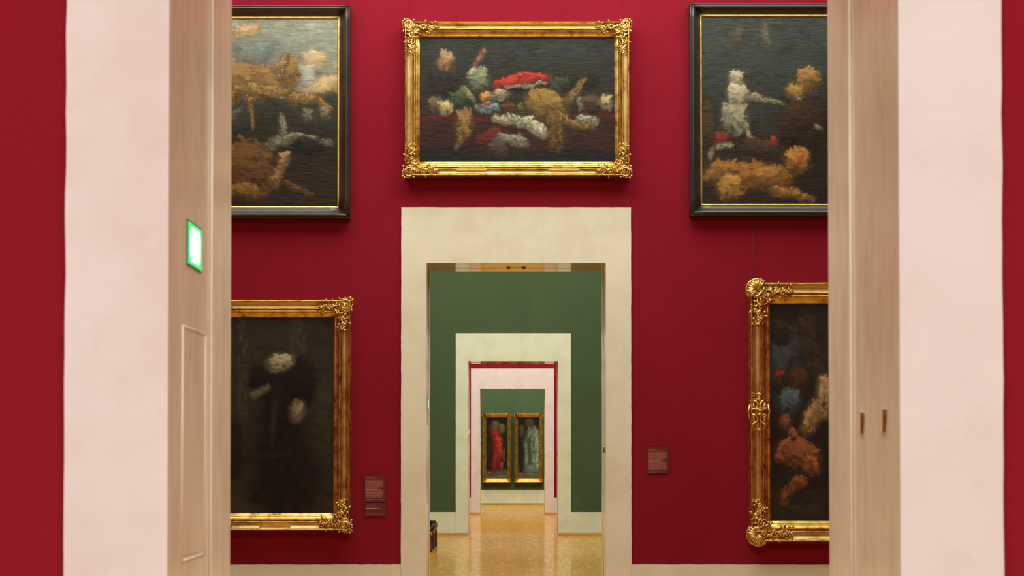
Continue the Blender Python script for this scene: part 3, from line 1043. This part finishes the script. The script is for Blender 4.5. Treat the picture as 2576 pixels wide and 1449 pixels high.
# --- upper left: black frame
root, o = painting('large black-framed painting with grey sky and ochre brushwork, upper left of the doorway', WY,
                   (150, 51, 850, 521), (116, 18, 882, 551), style='dark', wires=(868, 875, 190))
paint_canvas('canvas', 145, 855, 46, 526, WY - CY, [(0, (166, 166, 148)), (0.2, (142, 146, 132)), (0.36, (168, 164, 140)), (0.42, (62, 64, 54)), (0.55, (46, 46, 36)), (0.75, (44, 36, 24)), (1, (48, 36, 22))], [
    ('e', 620, 75, 40, 18, -10, (212, 178, 130), 0.8), ('e', 790, 150, 42, 24, 0, (214, 186, 144), 0.9), ('e', 810, 215, 60, 20, -14, (222, 188, 134), 0.8),
    ('e', 760, 190, 40, 30, 0, (186, 184, 166), 0.9), ('e', 640, 130, 60, 30, 0, (132, 138, 126), 0.9),
    ('e', 655, 205, 108, 42, 6, (146, 110, 62), 0.35), ('e', 728, 178, 30, 40, 0, (150, 116, 68), 0.4), ('e', 650, 225, 80, 14, 4, (176, 142, 84), 0.7),
    ('s', [(700, 180, 18), (722, 140, 9)], (152, 122, 80), 0.5), ('s', [(590, 240, 18), (570, 275, 10)], (140, 108, 60), 0.5), ('s', [(625, 245, 9), (640, 325, 5)], (150, 112, 64), 0.5),
    ('s', [(730, 245, 14), (800, 250, 9), (832, 275, 6)], (156, 120, 68), 0.5),
    ('e', 775, 290, 16, 22, 0, (116, 108, 88), 0.6), ('e', 815, 285, 16, 18, 0, (130, 112, 84), 0.6), ('e', 588, 290, 30, 10, -40, (112, 108, 90), 0.6),
    ('s', [(706, 285, 5), (716, 335, 12)], (140, 130, 106), 0.5), ('s', [(690, 358, 14), (745, 345, 11), (790, 350, 9)], (138, 128, 104), 0.5), ('e', 775, 370, 45, 22, 12, (34, 32, 28), 0.6),
    ('s', [(640, 358, 5), (690, 372, 8)], (130, 116, 92), 0.5), ('e', 820, 358, 20, 8, 14, (120, 112, 92), 0.5),
    ('e', 625, 420, 80, 62, 12, (104, 70, 34), 0.45), ('e', 615, 480, 60, 18, 8, (132, 96, 48), 0.6), ('s', [(690, 460, 16), (712, 415, 12)], (136, 104, 60), 0.5), ('e', 715, 400, 18, 16, 0, (160, 128, 84), 0.5),
    ('s', [(720, 460, 9), (785, 488, 6)], (118, 84, 44), 0.5), ('e', 400, 300, 150, 110, 0, (70, 56, 36), 0.8), ('e', 330, 180, 120, 50, 0, (96, 92, 78), 0.9)], 21, root, o)

# --- upper right: green-black frame
root, o = painting('tall green-black framed painting with dark slate ground and ochre brushwork, upper right', WY,
                   (1764, 46, 2390, 515), (1731, 16, 2424, 545), style='darkgreen', wires=(1889,))
paint_canvas('canvas', 1759, 2395, 41, 520, WY - CY, [(0, (62, 68, 62)), (0.3, (58, 64, 58)), (0.5, (50, 54, 46)), (0.7, (44, 40, 30)), (1, (40, 36, 24))], [
    ('e', 1925, 85, 12, 35, -6, (112, 108, 84), 0.9), ('e', 1850, 90, 20, 30, 20, (86, 80, 62), 1.0), ('e', 1780, 300, 20, 60, 0, (74, 60, 40), 0.9),
    ('e', 1852, 200, 24, 20, 30, (166, 156, 126), 0.5), ('e', 1856, 236, 26, 26, 0, (176, 164, 130), 0.5), ('s', [(1880, 240, 9), (1965, 258, 6)], (160, 150, 116), 0.5),
    ('e', 1848, 300, 32, 40, 10, (146, 138, 112), 0.5), ('e', 1825, 280, 8, 26, -10, (176, 168, 140), 0.6), ('s', [(1870, 310, 10), (1892, 350, 7)], (160, 148, 116), 0.5),
    ('e', 2035, 200, 38, 28, -10, (148, 112, 58), 0.45), ('e', 1998, 230, 26, 20, 0, (164, 126, 68), 0.45), ('e', 2005, 250, 12, 8, 0, (186, 166, 140), 0.5),
    ('e', 2020, 310, 66, 60, 0, (58, 44, 32), 0.6), ('e', 2060, 320, 12, 8, 30, (160, 152, 130), 0.6),
    ('e', 1815, 355, 32, 22, -20, (116, 48, 34), 0.5), ('e', 1822, 368, 24, 8, -10, (170, 156, 128), 0.5), ('e', 1790, 385, 7, 16, 8, (164, 150, 120), 0.5),
    ('e', 1910, 375, 60, 24, 8, (66, 52, 34), 0.6), ('e', 1946, 355, 13, 12, 40, (160, 66, 44), 0.5),
    ('e', 1885, 440, 120, 34, 4, (148, 100, 44), 0.4), ('e', 1835, 470, 30, 30, 0, (172, 128, 66), 0.5), ('e', 2005, 405, 30, 30, 30, (156, 110, 54), 0.45), ('e', 1930, 440, 44, 20, -10, (166, 118, 56), 0.7),
    ('s', [(1950, 480, 15), (2000, 488, 11), (2045, 503, 8)], (160, 116, 56), 0.5), ('s', [(1800, 440, 20), (1770, 450, 10)], (136, 96, 46), 0.5), ('e', 2190, 300, 140, 120, 0, (60, 46, 30), 0.8)], 31, root, o)

# --- lower left: tall gilt frame
root, o = painting('tall gilt-framed painting, near-black mass with a cream patch, lower left', WY,
                   (553, 800, 840, 1290), (511, 758, 884, 1338), seed=7, arm_px=(84, 90), plate=[(695, 1322, 78)])
paint_canvas('canvas', 548, 845, 795, 1295, WY - CY, [(0, (40, 36, 26)), (0.5, (46, 40, 28)), (0.78, (40, 35, 25)), (0.92, (50, 44, 30)), (1, (54, 46, 32))], [
    ('e', 745, 950, 34, 200, 0, (60, 52, 36), 0.8), ('e', 610, 950, 22, 210, 0, (62, 54, 38), 0.8), ('e', 562, 900, 16, 90, 0, (46, 56, 54), 0.7), ('e', 580, 1130, 36, 80, 0, (22, 22, 16), 0.8),
    ('s', [(712, 955, 62), (708, 1080, 66), (720, 1230, 98)], (12, 13, 12), 0.2), ('e', 758, 960, 42, 56, -14, (12, 13, 12), 0.3), ('e', 655, 955, 30, 34, 40, (13, 13, 12), 0.3),
    ('e', 706, 912, 40, 22, -10, (146, 136, 104), 0.5),
    ('e', 655, 985, 30, 10, -30, (112, 98, 76), 0.8), ('e', 748, 1035, 18, 30, 12, (128, 112, 88), 0.7),
    ('s', [(690, 1010, 8), (684, 1120, 6)], (44, 42, 37), 0.9), ('s', [(640, 1150, 8), (720, 1140, 8)], (34, 33, 30), 0.9)], 41, root, o, mat=M['panel'], gain=1.15, warp=2.5)

# --- lower right: tall gilt frame with shell corners
root, o = painting('tall gilt-framed painting with shell corners, murky blue and flesh brushwork, lower right', WY,
                   (1934, 765, 2300, 1310), (1880, 714, 2354, 1362), seed=9, shell=True, arm_px=(108, 112), wires=(1893, 1898), wire_top=549)
width = (1934 - 1880) / 234.2
cm = cartouche_mesh('side_cartouche', width * 0.92, 0.41)
P = at(1905, 1037, WY)
link('side_cartouche', cm, root, (P.x - o[0], 0, P.z - o[2]))
P = at(2329, 1037, WY)
link('side_cartouche', cm, root, (P.x - o[0], 0, P.z - o[2]))
paint_canvas('canvas', 1928, 2306, 759, 1316, WY - CY, [(0, (30, 28, 20)), (0.2, (34, 34, 28)), (0.32, (46, 52, 52)), (0.4, (30, 30, 26)), (0.7, (26, 23, 17)), (0.9, (34, 32, 24)), (1, (36, 38, 34))], [
    ('e', 1970, 905, 38, 60, 0, (56, 64, 64), 0.7), ('e', 2005, 850, 24, 40, -30, (60, 66, 64), 0.9), ('s', [(1950, 805, 6), (2000, 840, 10)], (72, 56, 36), 0.7), ('e', 2040, 880, 30, 110, -10, (52, 42, 28), 0.7), ('e', 1965, 850, 30, 20, 0, (30, 28, 20), 0.7),
    ('s', [(1972, 940, 8), (1996, 900, 6)], (60, 44, 30), 0.6), ('e', 1960, 945, 16, 14, 0, (112, 40, 32), 0.6), ('e', 1955, 965, 20, 24, 0, (48, 36, 26), 0.6),
    ('e', 2010, 955, 26, 30, 0, (66, 44, 30), 0.7),
    ('e', 1984, 1008, 28, 34, 12, (72, 86, 90), 0.4), ('e', 1975, 1062, 16, 24, -20, (116, 72, 48), 0.7), ('e', 2042, 1050, 22, 52, 22, (146, 116, 76), 0.6), ('e', 2075, 1000, 20, 60, 0, (166, 136, 92), 0.6),
    ('e', 1995, 1088, 16, 10, 30, (144, 94, 62), 0.5), ('e', 2005, 1140, 62, 34, 12, (122, 72, 42), 0.5), ('e', 2040, 1170, 22, 30, -30, (130, 78, 46), 0.5), ('e', 1960, 1150, 16, 12, 40, (140, 76, 52), 0.6),
    ('e', 2010, 1210, 24, 16, -20, (134, 80, 44), 0.5), ('s', [(1995, 1225, 14), (1975, 1240, 12), (1972, 1265, 10)], (118, 70, 40), 0.5), ('e', 2030, 1285, 60, 18, 0, (50, 46, 36), 0.8), ('e', 2180, 1050, 90, 200, 0, (64, 48, 32), 0.8)], 51, root, o, mat=M['panel'], gain=1.1, warp=3.0)

# --- end wall: two narrow panels
EY = END_Y
root, o = painting('narrow gilt-framed panel with a tall scarlet mass, left panel on the end wall', EY,
                   (1223, 1050, 1276, 1204), (1212, 1041, 1285, 1213), style='panel', group='twin panels on the end wall')
paint_canvas('canvas', 1221, 1278, 1048, 1206, EY - 0.09, [(0, (14, 15, 12)), (0.8, (18, 17, 13)), (0.84, (72, 72, 66)), (0.92, (84, 80, 70)), (0.935, (120, 104, 70)), (1, (110, 96, 62))], [
    ('s', [(1243, 1080, 11), (1252, 1110, 13), (1248, 1160, 14), (1240, 1180, 12)], (146, 34, 26), 0.35), ('s', [(1254, 1105, 8), (1258, 1145, 9)], (186, 50, 38), 0.6), ('e', 1232, 1150, 8, 36, 0, (52, 16, 12), 0.6),
    ('e', 1247, 1070, 10, 12, 20, (104, 84, 48), 0.8), ('e', 1263, 1078, 9, 12, 0, (110, 88, 58), 0.8), ('e', 1271, 1135, 5, 45, 0, (26, 30, 22), 0.6), ('s', [(1268, 1130, 2), (1267, 1160, 3)], (120, 84, 44), 0.7), ('e', 1262, 1172, 5, 10, 0, (180, 62, 46), 0.6), ('e', 1231, 1190, 5, 3, 0, (130, 90, 60), 0.6)],
    61, root, o, step=0.55, mat=M['panel'], warp=1.2)
root, o = painting('narrow gilt-framed panel with a tall pale grey-green mass, right of the twin panels', EY,
                   (1303, 1050, 1356, 1204), (1291, 1041, 1364, 1213), style='panel', group='twin panels on the end wall')
paint_canvas('canvas', 1301, 1358, 1048, 1206, EY - 0.09, [(0, (14, 15, 12)), (0.8, (18, 17, 13)), (0.84, (68, 68, 60)), (0.92, (80, 76, 66)), (0.935, (112, 98, 66)), (1, (104, 92, 60))], [
    ('s', [(1340, 1082, 12), (1334, 1120, 18), (1332, 1160, 18), (1338, 1184, 15)], (126, 138, 118), 0.3), ('s', [(1349, 1085, 6), (1352, 1180, 6)], (164, 170, 144), 0.6), ('s', [(1330, 1105, 5), (1333, 1165, 6)], (62, 78, 68), 0.8), ('s', [(1322, 1120, 4), (1326, 1170, 4)], (142, 152, 130), 0.7),
    ('e', 1333, 1064, 12, 10, 0, (96, 64, 42), 0.8), ('e', 1313, 1084, 8, 16, 0, (84, 60, 40), 0.8), ('e', 1312, 1150, 7, 40, 0, (24, 26, 22), 0.6), ('e', 1320, 1188, 6, 4, 0, (112, 68, 44), 0.6)],
    71, root, o, step=0.55, mat=M['panel'], warp=1.2)

# ------------------------------------------------------------------ wall labels
def word_rows(mb, x0, x1, z, h, r, last=None):
    """one line of tiny print as word-length strokes"""
    x = x0
    end = x1 if last is None else x0 + (x1 - x0) * last
    while x < end - 0.004:
        w = min(r.uniform(0.006, 0.020), end - x)
        mb.box(x, x + w, -0.0006, 0, z - h / 2, z + h / 2)
        x += w + 0.003


def text_part(name, body, size, loc, mat, parent):
    cu = bpy.data.curves.new(name, 'FONT')
    cu.body = body
    cu.size = size
    cu.extrude = 0.0003
    cu.resolution_u = 1
    ob = bpy.data.objects.new(name, cu)
    col.objects.link(ob)
    dg = bpy.context.evaluated_depsgraph_get()
    me = bpy.data.meshes.new_from_object(ob.evaluated_get(dg))
    bpy.data.objects.remove(ob)
    me.materials.clear()
    me.materials.append(mat)
    o2 = bpy.data.objects.new(name, me)
    col.objects.link(o2)
    o2.parent = parent
    o2.location = loc
    o2.rotation_euler = (math.pi / 2, 0, 0)
    return o2


def wall_label(label, px, heading, rows, seed):
    a, b = at(px[0], px[1], WY), at(px[2], px[3], WY)
    w, h = b.x - a.x, a.z - b.z
    root = tag(empty('wall_label', (a.x, WY, a.z)), label, 'label', 'wall labels beside the doorway')
    mb = MB()
    mb.box(0, w, -0.012, -0.001, -h, 0)
    mb.build('plaque', M['plaque'], root)
    r = random.Random(seed)
    text_part('heading', heading, 0.0125, (w * 0.07, -0.0124, -0.030), M['inkbold'], root)
    for (kind, z0, n, last) in rows:
        mb = MB()
        if kind == 'sub':
            word_rows(mb, w * 0.07, w * 0.60, -z0, 0.0055, r)
            word_rows(mb, w * 0.62, w * 0.76, -z0, 0.0020, r)
        else:
            for k in range(n):
                word_rows(mb, w * 0.07, w * (0.90 + r.uniform(-0.04, 0.02)), -z0 - k * 0.0095, 0.0042 if kind == 'body' else 0.0022, r, last if k == n - 1 else None)
        mb.build('print_block', M['inkbold' if kind == 'sub' else 'ink'], root, (0, -0.0120, 0))


S = 1 / 234.2
wall_label('dark red wall label with two paragraphs, upper label left of the cream doorway', (916, 1195, 971, 1262), 'Anthonis van Dyck',
           [('sub', 0.043, 1, None), ('body', 0.060, 9, 0.72), ('sub', 0.153, 1, None), ('body', 0.170, 8, 0.95), ('foot', 0.262, 2, 0.35)], 1)
wall_label('small dark red wall label with three short lines, lower label left of the cream doorway', (918, 1264.5, 971, 1298), 'Anthonis van Dyck',
           [('sub', 0.047, 1, None), ('sub', 0.062, 1, None), ('foot', 0.122, 2, 0.35)], 2)
wall_label('dark red wall label with two paragraphs, right of the cream doorway', (1628, 1124, 1682, 1191), 'Frans Snyders',
           [('sub', 0.043, 1, None), ('body', 0.060, 9, 0.76), ('sub', 0.153, 1, None), ('body', 0.170, 9, 0.56), ('foot', 0.266, 2, 0.36)], 3)

# ------------------------------------------------------------------ bench in the green room
bx1, by0, by1 = -1.375, 35.05, 37.5
bw = 0.62
root = tag(empty('bench', (bx1 - bw / 2, (by0 + by1) / 2, 0)), 'black leather padded bench on dark brown legs in the green room', 'bench')
hw, hl = bw / 2, (by1 - by0) / 2
# seat pad: rounded box with buttoned seams
me = bpy.data.meshes.new('seat_pad')
bm = bmesh.new()
bmesh.ops.create_cube(bm, size=1.0)
bmesh.ops.scale(bm, vec=(2 * hw, 2 * hl, 0.125), verts=bm.verts)
bmesh.ops.translate(bm, vec=(0, 0, 0.425), verts=bm.verts)
vert_e = [e for e in bm.edges if abs(e.verts[0].co.z - e.verts[1].co.z) > 0.05]
bmesh.ops.bevel(bm, geom=vert_e, offset=0.07, segments=5, affect='EDGES')
top = [e for e in bm.edges if all(v.co.z > 0.48 for v in e.verts) and len(e.link_faces) == 2 and any(abs(f.normal.z) < 0.5 for f in e.link_faces)]
bmesh.ops.bevel(bm, geom=top, offset=0.04, segments=4, affect='EDGES')
for f in bm.faces:
    f.smooth = True
bm.to_mesh(me)
bm.free()
me.materials.append(M['leather'])
pad = link('seat_pad', me, root)
for k in range(7):
    mb = MB()
    y = -hl + (k + 0.5) * 2 * hl / 7
    mb.tube([(hw + 0.001, y, 0.37), (hw + 0.001, y, 0.445), (hw - 0.03, y, 0.484), (0, y, 0.4885), (-hw + 0.03, y, 0.484), (-hw - 0.001, y, 0.44)], 0.003, 5)
    mb.build('seam', M['leather'], pad)
mb = MB()
mb.box(-hw + 0.02, hw - 0.02, -hl + 0.02, hl - 0.02, 0.335, 0.364)
mb.build('seat_frame', M['bracket'], root)
for sx in (-1, 1):
    for y in (-hl + 0.05, 0.0, hl - 0.05):
        X = sx * (hw - 0.03)
        mb = MB()
        mb.box(X - 0.024, X + 0.024, y - 0.035, y + 0.035, 0.018, 0.335)
        lg = mb.build('leg', M['leg'], root)
        mb = MB()
        mb.box(X - 0.022, X + 0.022, y - 0.032, y + 0.032, 0.0, 0.018)
        mb.build('foot_cap', M['iron'], lg)
        mb = MB()
        mb.add([(X + sx * 0.025, y - 0.16, 0.335), (X + sx * 0.025, y + 0.16, 0.335), (X + sx * 0.025, y + 0.05, 0.29), (X + sx * 0.025, y - 0.05, 0.29),
                (X + sx * 0.010, y - 0.16, 0.335), (X + sx * 0.010, y + 0.16, 0.335), (X + sx * 0.010, y + 0.05, 0.29), (X + sx * 0.010, y - 0.05, 0.29)],
               [(0, 1, 2, 3), (7, 6, 5, 4), (0, 4, 5, 1), (1, 5, 6, 2), (2, 6, 7, 3), (3, 7, 4, 0)])
        mb.build('bracket', M['bracket'], root)
